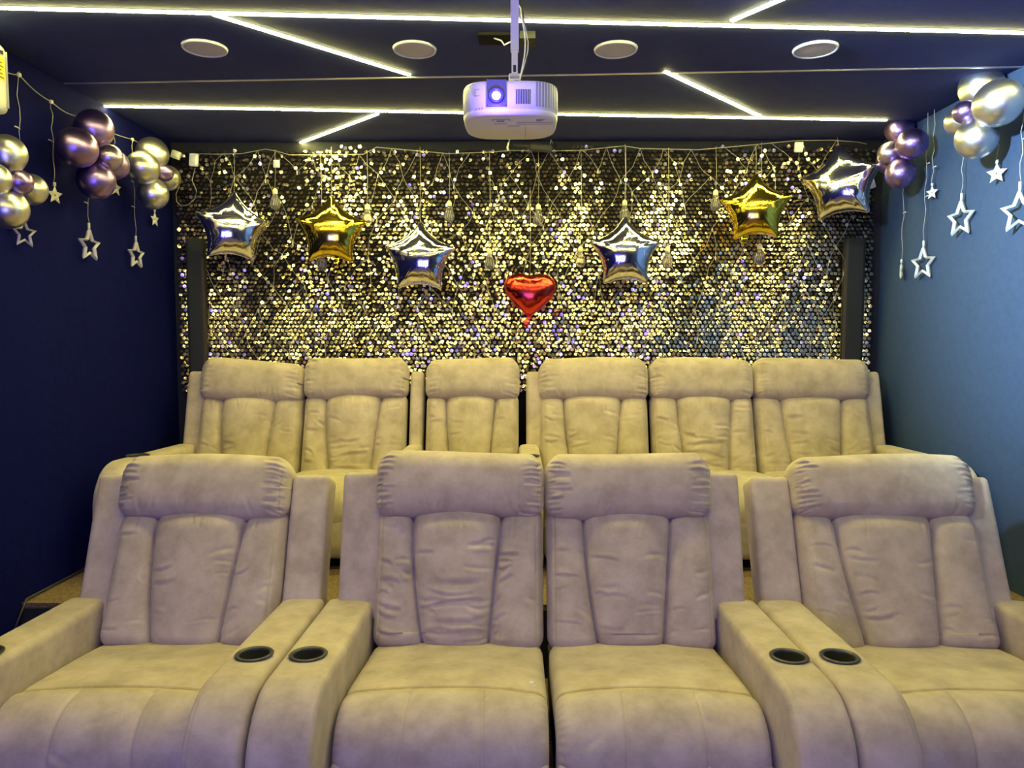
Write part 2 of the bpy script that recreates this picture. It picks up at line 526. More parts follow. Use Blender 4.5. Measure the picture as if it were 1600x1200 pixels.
        tr = bq + np.sqrt(np.clip(bq * bq - (2 * (R - re) ** 2 - re * re), 0, None))
        tq = np.where(tf * np.minimum(cc, s2) <= R - re, tf, tr)
        sc = np.where((v0 < 0) & (v1 > 0), R / tq, 1)
        V[:, 1] += v0 * (sc - 1); V[:, 2] += v1 * (sc - 1)
        X = V[:, 0]
        # crown on top, stitched line near the inner edge
        up = smooth01(V[:, 2], .30 + dz, .455 + dz)
        V[:, 2] += up * (.006 * (1 - (2 * X / aw) ** 2) - .0025 * np.exp(-((X + side * aw * .40) / .003) ** 2))
        fr = smooth01(-V[:, 1], .6, .72)
        V[:, 1] -= fr * (.008 * (1 - (2 * X / aw) ** 2) - .0025 * np.exp(-((X + side * aw * .40) / .003) ** 2))
        V[:, 1] -= .02 * smooth01(-V[:, 1], .65, .75) * np.sin(np.clip((V[:, 2] - .05) / .4, 0, 1) * PI)
        V[:, 2] += -V[:, 1] * .03 * up - .012 * up
        X += 0
        V[:, 0] += side * (w / 2 + aw / 2 + .003)
        arm = mesh_obj('armrest', V, Fc, sd, t)
        cxx, cyy = side * (w / 2 + aw / 2 + .010), -.445
        ztop = .483 + dz + .435 * .03 - .012 + .006
        # cut the cup well
        Vc, Fcc = lathe([(.046, ztop - .085), (.046, ztop + .05)], 32)
        cut = mesh_obj('cutter', Vc + np.array((cxx, cyy, 0)), Fcc, M['black'], t)
        md = arm.modifiers.new('well', 'BOOLEAN'); md.object = cut; md.operation = 'DIFFERENCE'; md.solver = 'EXACT'
        bpy.context.view_layer.update()
        ev = arm.evaluated_get(bpy.context.evaluated_depsgraph_get())
        nm = bpy.data.meshes.new_from_object(ev)
        arm.modifiers.clear(); arm.data = nm
        bpy.data.objects.remove(cut)
        # cup holder: ring + inner cup
        V, Fc = lathe([(.0445, ztop - .075), (.0455, ztop - .08), (.0455, ztop + .000), (.056, ztop + .001), (.0575, ztop + .004), (.055, ztop + .0065), (.047, ztop + .006), (.0435, ztop + .002), (.043, ztop - .004), (.0435, ztop - .010)], 40)
        V[:, 2] -= V[:, 1] * .03
        V += np.array((cxx, cyy, 0))
        ch = mesh_obj('cup_holder', V, Fc[:-2], M['rim'], t)
        ch['label'] = 'black plastic cup holder ring'
        Vw, Fw = lathe([(.044, ztop - .074), (.044, ztop - .002), (.0425, ztop - .002), (.0425, ztop - .068), (.001, ztop - .069)], 32)
        Vw[:, 2] -= Vw[:, 1] * .03
        mesh_obj('cup_well', Vw + np.array((cxx, cyy, 0)), Fw, M['matte_black'], ch)
        if wing:
            ww = aw - .045 + .03
            V, Fc = rbox(ww, .13, .54, .022, N(14), N(14), N(40))
            V[:, 0] += side * (w / 2 + aw - inset[side > 0] - ww / 2)
            V += np.array((0, .085, .42 + .27))
            V[:, 1] -= .004 * np.sin(V[:, 2] * 9) * (V[:, 1] < .05)
            V = rot_x(V, -RECL * .95, (0, 0, .36))
            mesh_obj('wing_panel', V, Fc, sd, t)
    return t


GF = 'recliners of the front row'; GB = 'recliners of the back row'
S1 = recliner(-1.213, D1, 0, .65, .15, .16, 'beige recliner at the left end of the front row beside the left wall', GF, 11, lean=.015, recl=23, inset=(.04, .012))
S2 = recliner(-.2225, D1, 0, .63, .175, 0, 'beige front row recliner in the middle pair with left armrest and wrinkled backrest', GF, 22, wrinkled=.9, hz=.004)
S3 = recliner(.4125, D1, 0, .62, 0, .155, 'beige front row recliner in the middle pair with right armrest and smooth backrest', GF, 33)
S4 = recliner(1.398, D1, 0, .69, .165, .145, 'beige recliner at the right end of the front row beside the right wall', GF, 44, lean=-.015, recl=24, hz=.008, inset=(.015, .06))
QB = .62
recliner(-1.556, D2, PLAT_Z, .595, .13, 0, 'beige back row recliner against the left wall with crooked headrest', GB, 51, QB, dz=.04, roll=math.radians(3.2), hz=-.012, wrinkled=.1)
recliner(-.950, D2, PLAT_Z, .60, 0, .092, 'beige back row recliner second from the left, beside the armrest with a cup holder', GB, 52, QB, dz=.04, hz=.004, wrinkled=.5, inset=(0, 0))
recliner(-.270, D2, PLAT_Z, .54, 0, 0, 'narrow beige back row recliner standing left of the black gap', GB, 53, QB, dz=.04)
recliner(.432, D2, PLAT_Z, .63, .115, 0, 'beige back row recliner standing right of the black gap', GB, 54, QB, dz=.04, wrinkled=.2)
recliner(1.057, D2, PLAT_Z, .594, 0, 0, 'beige back row recliner second from the right with heavily wrinkled backrest', GB, 55, QB, dz=.04, wrinkled=1.1, lean=.03)
recliner(1.692, D2, PLAT_Z, .66, 0, .12, 'beige back row recliner against the right wall', GB, 56, QB, dz=.04, wrinkled=.2)

# fallen pale sequin lying on the seat
o = mesh_obj('sequin', *lathe([(.001, 0), (.0085, 0), (.009, .001), (.001, .0012)], 12), mat('pearl_sequin', (.75, .72, .85), .3), None)
o.location = at_z(831, 1066, .432)
tag(o, 'tiny pale round sequin lying on the wrinkled recliner seat', 'sequin')

# ------------------------------------------------------------------ sequin backdrop
YS = 4.49
xl, xr = at_y(278, 300, YS).x, at_y(1366, 300, YS).x
bd = empty('sequin_backdrop', ((xl + xr) / 2, YS, PLAT_Z), 'gold sequin shimmer wall covering the whole back wall', 'backdrop')
ox, oz = (xl + xr) / 2, PLAT_Z
mesh_obj('backing_panel', *box(xl - ox + .01, xr - ox - .01, .012, .045, 0.02, 2.555 - oz), M['matte_black'], bd, False)
pitch = .0262; rowp = .0243
Vs = []; Fs = []; tint = []
nxs = int((xr - xl) / pitch)
phase = rng.uniform(0, 7, (8,)); dirs = rng.normal(0, 1, (8, 2)) * 3.2


def fld(x, z, k):
    return math.sin(dirs[k, 0] * x + dirs[k, 1] * z + phase[k]) * .6 + math.sin(dirs[(k + 3) % 8, 0] * 2.1 * x + dirs[(k + 5) % 8, 1] * 2.3 * z + phase[(k + 1) % 8]) * .5


row = 0
z = 1.12
while True:
    if z > 2.61: break
    for i in range(nxs + 1):
        x = xl + (i + .5 * (row % 2)) * pitch
        if x > xr - .005: continue
        ztop = 2.56 + .02 * (x - xl) / (xr - xl) + .014 * math.sin(x * 5.1) + .008 * math.sin(x * 17)
        if z > ztop: continue
        loose = min(1, max(.12, .5 + .55 * fld(x, z, 0)))                  # ruffled or combed patches
        edge = smooth01(np.array(min(x - xl, xr - x)), 0.0, .5)
        px_ = x + rng.normal(0, .0012 + .003 * loose); pz_ = z + rng.normal(0, .0012 + .0025 * loose)
        pitch_t = math.radians(-22 + 12 * fld(x, z, 2) + rng.normal(0, 5 + 12 * loose))      # tilt up / down
        yaw_t = math.radians(13 * fld(x, z, 4) + rng.normal(0, 5 + 14 * loose))
        if rng.random() < .12: pitch_t = math.radians(rng.uniform(-45, 25))
        spin = rng.normal(0, .25 + .5 * loose) + PI / 8
        s = .0099 * rng.uniform(.93, 1.05)
        R = Matrix.Rotation(yaw_t, 3, 'Z') @ Matrix.Rotation(pitch_t, 3, 'X') @ Matrix.Rotation(spin, 3, 'Y')
        base = len(Vs)
        h = s * .6
        for (a_, c_) in ((-h, -s), (h, -s), (s, -h), (s, h), (h, s), (-h, s), (-s, h), (-s, -h)):
            v = R @ Vector((a_, 0, c_))
            Vs.append((px_ + v.x - ox, v.y - .004, pz_ + v.z - oz))
        v = R @ Vector((0, -.00035, 0))
        Vs.append((px_ + v.x - ox, v.y - .004, pz_ + v.z - oz))
        for k in range(8):
            Fs.append([base + k, base + (k + 1) % 8, base + 8])
        tint += [rng.random()] * 9
    z += rowp; row += 1
sq = mesh_obj('sequins', np.array(Vs), Fs, M['sequin'], bd, False)
sq['kind'] = 'stuff'
at_ = sq.data.attributes.new('tint', 'FLOAT', 'POINT'); at_.data.foreach_set('value', np.array(tint, np.float32))

# black columns standing in front of the backdrop at both ends
for i, (x0, x1, lab) in enumerate(((289, 316, 'tall black column standing before the left end of the sequin wall'), (1323, 1354, 'tall black column standing before the right end of the sequin wall'))):
    p0 = at_y(x0, 372, 4.42); p1 = at_y(x1, 372, 4.42)
    t = empty('column', ((p0.x + p1.x) / 2, 4.447, PLAT_Z), lab, 'column', 'black columns at the ends of the sequin wall')
    hw = (p1.x - p0.x) / 2; hz = p0.z - PLAT_Z
    V, Fc = rbox(2 * hw, .055, hz, .006, 6, 4, 20); V += np.array((0, 0, hz / 2))
    mesh_obj('body', V, Fc, M['column'], t)
    sg = 1 if i == 0 else -1
    mesh_obj('edge_strip', *box(sg * hw - .008, sg * hw + .008, -.031, -.0275, .02, hz - .12), mat('bronze_edge', (.10, .075, .05), .4, .5), t, False)


# ------------------------------------------------------------------ foil balloons
def outline_star(R, n=40):
    pts = []
    for k in range(5):
        a0 = PI / 2 + 2 * PI * k / 5; a1 = a0 + 2 * PI / 5; am = (a0 + a1) / 2
        A = np.array((math.cos(a0 + .035), math.sin(a0 + .035))) * R * .985; B = np.array((math.cos(a1 - .035), math.sin(a1 - .035))) * R * .985
        C = np.array((math.cos(am), math.sin(am))) * R * .56
        for i in range(n):
            s = i / n
            pts.append((1 - s) ** 2 * A + 2 * s * (1 - s) * C + s * s * B)
        pts.append(B)
    return np.array(pts)


def outline_heart(R, n=200):
    pts = []
    for i in range(n):
        t_ = 2 * PI * i / n
        x = 16 * math.sin(t_) ** 3
        y = 13 * math.cos(t_) - 4.6 * math.cos(2 * t_) - 1.6 * math.cos(3 * t_) - .6 * math.cos(4 * t_)
        hx, hy = x / 16, (y + 1.5) / 16
        cx, cy = math.sin(t_) * .98, math.cos(t_) * .78 + .02
        pts.append(((.58 * hx + .42 * cx) * R, (.58 * hy + .42 * cy) * R * 1.04))
    return np.array(pts)


def foil(name, outline, thick, m, loc, parts, label, cat, group, yaw=0.0, roll=0.0, pitch=0.0, seed=1):
    rg = np.random.default_rng(seed)
    t = empty(name, loc, label, cat, group)
    nB = len(outline); nR = 26
    rho = np.sin(np.linspace(.03, 1, nR) * PI / 2)
    P = rho[:, None, None] * outline[None]
    P2 = P.reshape(-1, 2)
    A = outline; B = np.roll(outline, -1, 0); d = B - A; L2 = (d * d).sum(1) + 1e-12
    w = P2[:, None, :] - A[None]
    tt = np.clip((w * d[None]).sum(2) / L2, 0, 1)
    dist = np.sqrt((((w - tt[..., None] * d[None]) ** 2).sum(2)).min(1)).reshape(nR, nB)
    # inflated membrane: solve lap(phi) = -1 inside the outline
    lim = np.abs(outline).max() * 1.04; G_ = 110
    gx = np.linspace(-lim, lim, G_)
    XX, ZZ = np.meshgrid(gx, gx)
    inside = np.zeros_like(XX, bool)
    for (x1, y1), (x2, y2) in zip(A, B):
        cnd = (y1 > ZZ) != (y2 > ZZ)
        inside ^= cnd & (XX < (x2 - x1) * (ZZ - y1) / (y2 - y1 + 1e-15) + x1)
    phi = np.zeros_like(XX)
    for _ in range(1500):
        p2 = .25 * (np.roll(phi, 1, 0) + np.roll(phi, -1, 0) + np.roll(phi, 1, 1) + np.roll(phi, -1, 1) + 1.0)
        phi = np.where(inside, p2, 0)
    phi /= phi.max()
    u_ = (P[..., 0] + lim) / (2 * lim) * (G_ - 1); v_ = (P[..., 1] + lim) / (2 * lim) * (G_ - 1)
    iu = np.clip(u_.astype(int), 0, G_ - 2); iv = np.clip(v_.astype(int), 0, G_ - 2); fu = u_ - iu; fv = v_ - iv
    ph_ = phi[iv, iu] * (1 - fu) * (1 - fv) + phi[iv, iu + 1] * fu * (1 - fv) + phi[iv + 1, iu] * (1 - fu) * fv + phi[iv + 1, iu + 1] * fu * fv
    cell = 2 * lim / (G_ - 1)
    ph_ = np.where(dist < 1.5 * cell, ph_ * np.clip(dist / (1.5 * cell), 0, 1), ph_)
    h = np.clip(ph_, 0, None) ** .5
    for _ in range(4):
        hh = h.copy()
        hh[1:-1] = (h[:-2] + h[2:] + 2 * h[1:-1] + np.roll(h, 1, 1)[1:-1] + np.roll(h, -1, 1)[1:-1]) / 6
        hh[-1] = 0; h = hh
    per = np.cumsum(np.linalg.norm(d, axis=1))
    fr = sum(np.sin(per * f + rg.uniform(0, 7)) for f in (150, 210, 310)) / 3
    puck = fr[None, :] * np.exp(-dist / .016) * np.minimum(dist / .004, 1) * .0022
    broad = np.sin(per * 70 + 1)[None, :] * np.exp(-((dist - .03) / .022) ** 2) * .0012
    hf = thick * h + puck + broad
    Vf = np.concatenate((P, -hf[..., None]), 2)
    Vb = np.concatenate((P, hf[..., None]), 2)
    V = np.concatenate((Vf.reshape(-1, 3), Vb[:-1].reshape(-1, 3), [[0, 0, -hf[0].mean()], [0, 0, hf[0].mean()]]))
    V = V[:, [0, 2, 1]]                       # -> x, depth, height ; front = -y
    Fc = []
    nf = nR * nB
    for i in range(nR - 1):
        for j in range(nB):
            j2 = (j + 1) % nB
            Fc.append([i * nB + j, (i + 1) * nB + j, (i + 1) * nB + j2, i * nB + j2])
            o0 = nf + i * nB; o1 = nf + (i + 1) * nB if i + 1 < nR - 1 else i * nB + nB
            Fc.append([o0 + j2, o1 + j2, o1 + j, o0 + j])
    cf, cb = len(V) - 2, len(V) - 1
    for j in range(nB):
        j2 = (j + 1) % nB
        Fc.append([cf, j, j2]); Fc.append([cb, nf + j2, nf + j])
    V = rot_y(V, roll); V = rot_x(V, pitch); V = rot_z(V, yaw)
    mesh_obj('foil_skin', V, Fc, m, t)
    # crimped seam edge
    ring = np.stack((outline[:, 0], np.zeros(nB), outline[:, 1]), 1)
    flare = ring * (1 + .006 * (fr[:, None] + .5) + .012)
    Vr = np.concatenate((ring * .985 + np.array((0, -.0006, 0)), flare)); Vr = np.concatenate((Vr, ring * .985 + np.array((0, .0012, 0)), flare + np.array((0, .0012, 0))))
    Fr = []
    for j in range(nB):
        j2 = (j + 1) % nB
        Fr.append([j, nB + j, nB + j2, j2]); Fr.append([2 * nB + j2, 3 * nB + j2, 3 * nB + j, 2 * nB + j]); Fr.append([nB + j, 3 * nB + j, 3 * nB + j2, nB + j2])
    Vr = rot_z(rot_x(rot_y(Vr, roll), pitch), yaw)
    mesh_obj('seam', Vr, Fr, m, t)
    if 'tail' in parts:
        tx, tz, tl, tw = parts['tail']
        V, Fc = rbox(tw, .006, tl, .002, 6, 2, 16)
        V[:, 1] += .004 * np.sin(V[:, 2] * 90) ; V[:, 0] += .003 * np.sin(V[:, 2] * 60)
        V += np.array((tx, 0, tz - tl / 2))
        V = rot_y(V, parts.get('tail_roll', 0), (tx, 0, tz))
        mesh_obj('tail', V, Fc, m, t)
    if 'string' in parts:
        tip = rot_z(rot_x(rot_y(np.array([[0, 0, outline[:, 1].max()]]), roll), pitch), yaw)[0]
        if 'tip' in parts: tip = np.array(parts['tip'])
        mesh_obj('string', *tube([tip, tip + np.array((.003, .006, parts['string'] / 2)), tip + np.array((0, .012, parts['string']))], .0012, 5), M['cord'], t)
    return t


YBAL = 4.32
RS = .212
GS = 'foil star balloons before the sequin wall'
def star(px, py, m, lab, yaw=0, roll=0, tail=None, seed=1, R=RS, y=YBAL, pitch=0.0):
    c = at_y(px, py, y)
    pr = {'string': max(.05, 2.545 - c.z - R)}
    if tail: pr['tail'] = tail
    return foil('star_balloon', outline_star(R), .082, m, c, pr, lab, 'balloon', GS, yaw, roll, pitch, seed)
star(363, 357, M['foil_silver'], 'leftmost silver foil star balloon turned toward the room centre', .42, .07, seed=3)
star(517, 362, M['foil_gold'], 'gold foil star balloon on the left with a hanging tail', .12, .03, (.03, -.125, .085, .028), seed=4, R=.21)
star(656, 404, M['foil_silver'], 'silver foil star balloon hanging left of the red heart balloon', 0, .02, seed=5)
star(977, 396, M['foil_silver'], 'silver foil star balloon hanging right of the red heart balloon', 0, -.01, seed=6)
star(1181, 327, M['foil_gold'], 'gold foil star balloon on the right beside the tilted silver star', -.2, -.02, (-.06, -.115, .08, .04), seed=7, R=.205)
star(1314, 288, M['foil_silver'], 'rightmost silver foil star balloon tilted near the right wall', -.5, -.10, seed=8, R=.225, y=4.30)
c = at_y(828, 457, YBAL)
foil('heart_balloon', outline_heart(.151), .072, M['foil_red'], c, {'tail': (-.005, -.128, .075, .03), 'tail_roll': .25, 'string': .5, 'tip': (.0, 0, .105)},
     'red foil heart balloon hanging at the centre of the sequin wall', 'balloon', None, 0, .03, -.05, 9)


# ------------------------------------------------------------------ chrome latex balloons in clusters
def balloon(c, r, m, lab, group, tail_dir, squash=1.04):
    """round balloon with its knot pointing along tail_dir"""
    t = empty('balloon', c, lab, 'balloon', group)
    prof = []
    n = 24
    for i in range(n + 1):
        a_ = PI * i / n
        rr = math.sin(a_); zz = -math.cos(a_) * squash
        if zz < -.75: rr = rr * 1.0 + .02 * (1 - rr)
        zz -= .10 * max(0, -zz - .6) / .4
        prof.append((rr * r, zz * r))
    V, Fc = lathe(prof, 40)
    q = Vector((0, 0, -1)).rotation_difference(Vector(tail_dir).normalized()).to_matrix()
    Rm = np.array(q)
    mesh_obj('skin', V @ Rm.T, Fc, m, t)
    z0 = prof[0][1]
    V, Fc = lathe([(.004, z0 + .004), (.006, z0 - .004), (.003, z0 - .008), (.006, z0 - .014), (.009, z0 - .02), (.0035, z0 - .0195)], 14)
    mesh_obj('knot', V @ Rm.T, Fc, m, t)
    return t


def cluster(items, xc, where, group):
    pts = []
    for px, py, rp, dep, m, lab in items:
        c = at_x(px, py, xc + dep)
        r = rp * c.y / F
        pts.append((c, r, m, lab))
    cen = sum((p_[0] for p_ in pts), Vector()) / len(pts)
    for c, r, m, lab in pts:
        balloon(c, r, M[m], lab, group, cen - c)
    return cen


sgn = 1
XW = XL + .10
G = 'balloons of the cluster at the left frame edge'
cluster([(11, 240, 28, .00, 'chrome', 'silver chrome balloon at the top of the leftmost cluster'),
         (-10, 280, 25, .06, 'chrome', 'silver chrome balloon cut off by the left edge of the photo'),
         (31, 285, 19, .10, 'purple', 'small purple chrome balloon in the middle of the leftmost cluster'),
         (48, 296, 24, -.01, 'chrome', 'silver chrome balloon behind the small purple one in the leftmost cluster'),
         (13, 327, 29, .06, 'chrome', 'silver chrome balloon at the bottom of the leftmost cluster')], XW, '', G)
G = 'balloons of the purple cluster on the left wall'
cluster([(147, 201, 28, .01, 'purple', 'purple chrome balloon at the top of the purple cluster on the left wall'),
         (120, 231, 30, .05, 'purple', 'purple chrome balloon at the left of the purple cluster on the left wall'),
         (170, 246, 20, .10, 'mauve', 'small mauve chrome balloon in the middle of the left purple cluster'),
         (177, 257, 23, .02, 'purple', 'mauve purple balloon mostly hidden behind the small mauve balloon'),
         (150, 282, 28, .05, 'purple', 'purple chrome balloon at the bottom of the purple cluster on the left wall')], XW, '', G)
G = 'balloons of the silver cluster in the left back corner'
cluster([(238, 240, 24, -.01, 'chrome', 'silver chrome balloon at the top of the left corner cluster'),
         (223, 262, 25, .05, 'chrome', 'silver chrome balloon at the left of the left corner cluster'),
         (257, 270, 13, .08, 'purple', 'very small purple balloon in the left corner cluster'),
         (262, 278, 19, .0, 'chrome', 'silver chrome balloon at the right of the left corner cluster behind the tiny purple one'),
         (239, 303, 23, .05, 'chrome', 'silver chrome balloon at the bottom of the left corner cluster')], XW, '', G)
XW = XR - .10
G = 'balloons of the purple cluster in the right back corner'
cluster([(1405, 201, 21, .01, 'purple', 'purple chrome balloon at the top of the right corner cluster'),
         (1425, 225, 23, -.05, 'purple', 'purple chrome balloon at the right of the right corner cluster'),
         (1391, 240, 18, -.08, 'mauve', 'small silvery mauve balloon at the left of the right corner cluster'),
         (1389, 252, 18, -.03, 'purple', 'purple balloon peeking out behind the silvery mauve one in the right corner'),
         (1407, 271, 22, -.05, 'purple', 'purple chrome balloon at the bottom of the right corner cluster')], XW, '', G)
G = 'balloons of the silver cluster on the right wall'
cluster([(1533, 135, 31, .01, 'chrome', 'silver chrome balloon at the top of the silver cluster on the right wall'),
         (1560, 161, 35, -.05, 'chrome', 'biggest silver chrome balloon at the right of the right wall cluster'),
         (1508, 175, 17, -.09, 'purple', 'small purple balloon in the middle of the right wall silver cluster'),
         (1499, 190, 21, -.0, 'chrome', 'silver chrome balloon behind the small purple one on the right wall'),
         (1526, 216, 30, -.05, 'chrome', 'silver chrome balloon at the bottom of the silver cluster on the right wall')], XW, '', G)


# ------------------------------------------------------------------ star curtain lights on the side walls
def star_ring(R, solid, yaw):
    """five pointed star frame (or a closed small one) with bevelled bars"""
    prof = []
    outer = []; inner = []
    for k in range(10):
        a_ = PI / 2 + PI * k / 5
        ro = R if k % 2 == 0 else R * .47
        ri = ro * (.12 if solid else .68)
        outer.append((ro * math.cos(a_), ro * math.sin(a_))); inner.append((ri * math.cos(a_), ri * math.sin(a_)))
    outer = np.array(outer); inner = np.array(inner); mid = (outer * .55 + inner * .45)
    th = R * .13
    L = [np.c_[outer[:, 0], np.zeros(10), outer[:, 1]], np.c_[mid[:, 0], -th * np.ones(10), mid[:, 1]],
         np.c_[inner[:, 0], np.zeros(10), inner[:, 1]], np.c_[mid[:, 0], th * np.ones(10), mid[:, 1]]]
    V = np.concatenate(L); Fc = []
    for i in range(4):
        i2 = (i + 1) % 4
        for k in range(10):
            k2 = (k + 1) % 10
            Fc.append([i * 10 + k, i * 10 + k2, i2 * 10 + k2, i2 * 10 + k])
    return rot_z(V, yaw), Fc


def star_drop(px, ytop, ystar, rpx, xw, yaw, lab, group, solid=False, twigs=()):
    c = at_x(px, ystar, xw); top = at_x(px, ytop, xw)
    R = rpx * c.y / F
    t = empty('star_pendant', c, lab, 'star light', group)
    V, Fc = star_ring(R, solid, yaw)
    mesh_obj('star', V, Fc, M['starplastic'], t, False)
    mesh_obj('socket', *tube([(0, 0, R * .92), (0, 0, R * 1.3)], .006, 8), M['starplastic'], t)
    L = top.z - c.z
    k = 12
    pts = [(.004 * math.sin(i * 1.7 + px), .004 * math.cos(i * 2.1 + px), R * 1.2 + (L - R * 1.2) * i / k) for i in range(k + 1)]
    mesh_obj('cord', *tube(pts, .0014, 6), M['cord'], t)
    for f in twigs:                      # tiny LED tips that stick out of the cord
        zz = R * 1.2 + (L - R * 1.2) * f
        mesh_obj('led_tip', *tube([(0, 0, zz), (0, -.016, zz + .004), (0, -.03, zz + .003)], .003, 6), M['starplastic'], t)
    return t


XS = XL + .035
G = 'star pendants on the left wall'
star_drop(38, 117, 365, 24, XS, 1.35, 'hollow star pendant below the leftmost balloon cluster', G, twigs=(.6,))
star_drop(86, 160, 305, 15, XS, 1.35, 'small star pendant on the left wall beside the leftmost cluster', G, True, (.5,))
star_drop(140, 190, 384, 27, XS, 1.5, 'hollow star pendant below the purple cluster on the left wall', G, twigs=(.2,))
star_drop(181, 205, 294, 13, XS, 1.4, 'small star pendant half hidden behind the left purple cluster', G, True)
star_drop(213, 218, 399, 23, XS, 1.52, 'hollow star pendant left below the left corner cluster', G, twigs=(.3, .55))
star_drop(242, 232, 343, 12, XS, 1.5, 'small star pendant right below the left corner cluster', G, True)
XS2 = XR - .035
G = 'star pendants on the right wall'
star_drop(1408, 200, 424, 14, XS2, -2.0, 'star pendant seen edge-on below the right corner cluster', G, True, (.35,))
star_drop(1442, 180, 412, 27, XS2, -1.38, 'hollow star pendant hanging lowest on the right wall', G, twigs=(.35, .6))
star_drop(1456, 166, 301, 11, XS2, -1.2, 'small star pendant high on the right wall between two clusters', G, True, (.2,))
star_drop(1501, 150, 342, 30, XS2, -1.42, 'hollow star pendant below the right wall silver cluster', G, twigs=(.4,))
star_drop(1557, 120, 271, 16, XS2, -1.05, 'small star pendant right of the silver cluster on the right wall', G, True)
star_drop(1592, 95, 331, 35, XS2, -1.3, 'big hollow star pendant at the right edge of the photo', G, twigs=(.35, .75))

def wall_cord(pts, xw, lab):
    P_ = [np.array(at_x(px, py, xw)) for px, py in pts]
    out = []
    for a_, b_ in zip(P_[:-1], P_[1:]):
        for i in range(8):
            s = i / 8
            q_ = a_ * (1 - s) + b_ * s; q_[2] -= .012 * math.sin(PI * s)
            out.append(q_)
    out.append(P_[-1])
    t = empty('light_cord', Vector(out[len(out) // 2]), lab, 'cord', 'cords that carry the star pendants')
    mesh_obj('wire', *tube(np.array(out) - out[len(out) // 2], .0022, 6), M['cord'], t)
    for p_ in P_[1:-1]:
        V, Fc = rbox(.012, .016, .016, .003, 3, 3, 3)
        mesh_obj('hook', V + p_ - out[len(out) // 2], Fc, M['white2'], t)
    return t
wall_cord([(-60, 55), (-8, 100), (30, 117), (80, 159), (122, 182), (207, 218), (262, 236)], XL + .03, 'clear cord pinned along the top of the left wall')
wall_cord([(1660, 35), (1597, 88), (1553, 118), (1500, 140), (1456, 165), (1405, 196), (1372, 212)], XR - .03, 'clear cord pinned along the top of the right wall')

# ------------------------------------------------------------------ net light and bulbs before the sequins
YN = 4.455
top_pts = [(300, 240), (340, 241), (378, 240), (415, 233), (432, 236), (452, 242), (520, 242), (568, 241), (588, 230), (645, 235), (700, 240), (760, 238), (800, 235), (850, 236), (905, 235), (975, 228), (1000, 232), (1090, 234), (1148, 229), (1200, 224), (1240, 220), (1300, 219), (1340, 222), (1354, 225)]
P_ = np.array([np.array(at_y(px, py, YN)) for px, py in top_pts])
tn = empty('net_light', (0, YN, 2.55), 'thin wire net light draped over the sequin wall', 'net light')
o0 = np.array((0, YN, 2.55))
mesh_obj('top_cable', *tube(P_ - o0, .0022, 5), M['cord'], tn)
mb = MB()
rg = np.random.default_rng(5)
cw, chh = .165, .155
nodes = {}
x0n = at_y(310, 300, YN).x; x1n = at_y(1345, 300, YN).x
nc = int((x1n - x0n) / cw)
ztop_at = lambda x: float(np.interp(x, P_[:, 0], P_[:, 2]))
for r_ in range(9):
    for c_ in range(nc + 1):
        x = x0n + (c_ + .5 * (r_ % 2)) * cw + rg.normal(0, .028)
        zz = ztop_at(x) - r_ * chh + (rg.normal(0, .025) if r_ else 0)
        nodes[r_, c_] = np.array((x, YN + rg.uniform(-.012, .012), zz))
for r_ in range(8):
    for c_ in range(nc + 1):
        for dc in ((0, -1) if r_ % 2 == 0 else (0, 1)):
            if (r_ + 1, c_ + dc) in nodes and rg.random() < .86:
                a_ = nodes[r_, c_]; b_ = nodes[r_ + 1, c_ + dc]
                md_ = (a_ + b_) / 2 + rg.normal(0, .012, 3) * np.array((1, .2, 1))
                mb.add(*tube(np.array([a_, (a_ + md_) / 2 + rg.normal(0, .003, 3), md_, (md_ + b_) / 2 + rg.normal(0, .003, 3), b_]) - o0, .0012, 4))
mb.build('net_wire', M['cord'], tn)
mb = MB()
for (r_, c_), p_ in nodes.items():
    if r_ and rg.random() < .8:
        mb.add(*tube(np.array([p_, p_ + np.array((rg.normal(0, .004), -.004, -.022))]) - o0, .0032, 5))
b_ = mb.build('led_beads', M['starplastic'], tn); b_['kind'] = 'stuff'

BULBS = [(430, 314, 'first clear hanging bulb from the left, right of the leftmost silver star'), (574, 338, 'clear hanging bulb right beside the left gold star balloon'),
         (503, 410, 'clear hanging bulb peeking out below the left gold star balloon'), (702, 333, 'clear hanging bulb above the silver star left of the heart'),
         (765, 408, 'clear hanging bulb left beside the red heart balloon'), (841, 338, 'clear hanging bulb high above the red heart balloon'),
         (907, 404, 'clear hanging bulb at the left of the silver star right of the heart'), (976, 332, 'clear hanging bulb above the silver star right of the heart'),
         (1043, 404, 'clear hanging bulb at the right of the silver star right of the heart'), (1118, 316, 'clear hanging bulb at the left of the right gold star'),
         (1187, 400, 'clear hanging bulb below the right gold star')]
for px, py, lab in BULBS:
    c = at_y(px, py, 4.405)
    t = empty('hanging_bulb', c, lab, 'bulb', 'clear bulbs hanging before the sequin wall')
    mesh_obj('glass_bulb', *lathe([(.003, -.052), (.016, -.049), (.027, -.038), (.031, -.022), (.028, -.004), (.020, .018), (.0135, .036), (.0125, .042)], 20), M['glass'], t)
    mesh_obj('filament', *tube([(-.010, 0, -.024), (-.005, 0, .012), (.0, 0, -.026), (.005, 0, .012), (.010, 0, -.024)], .0016, 5), M['cap'], t)
    mesh_obj('cap', *lathe([(.0125, .040), (.0145, .043), (.0145, .062), (.011, .067), (.004, .074)], 16), M['cap'], t)
    L = ztop_at(c.x) - c.z
    mesh_obj('cord', *tube([(0, 0, .07), (.004, .004, .07 + (L - .07) * .5), (0, .012, L)], .0013, 5), M['cord'], t)

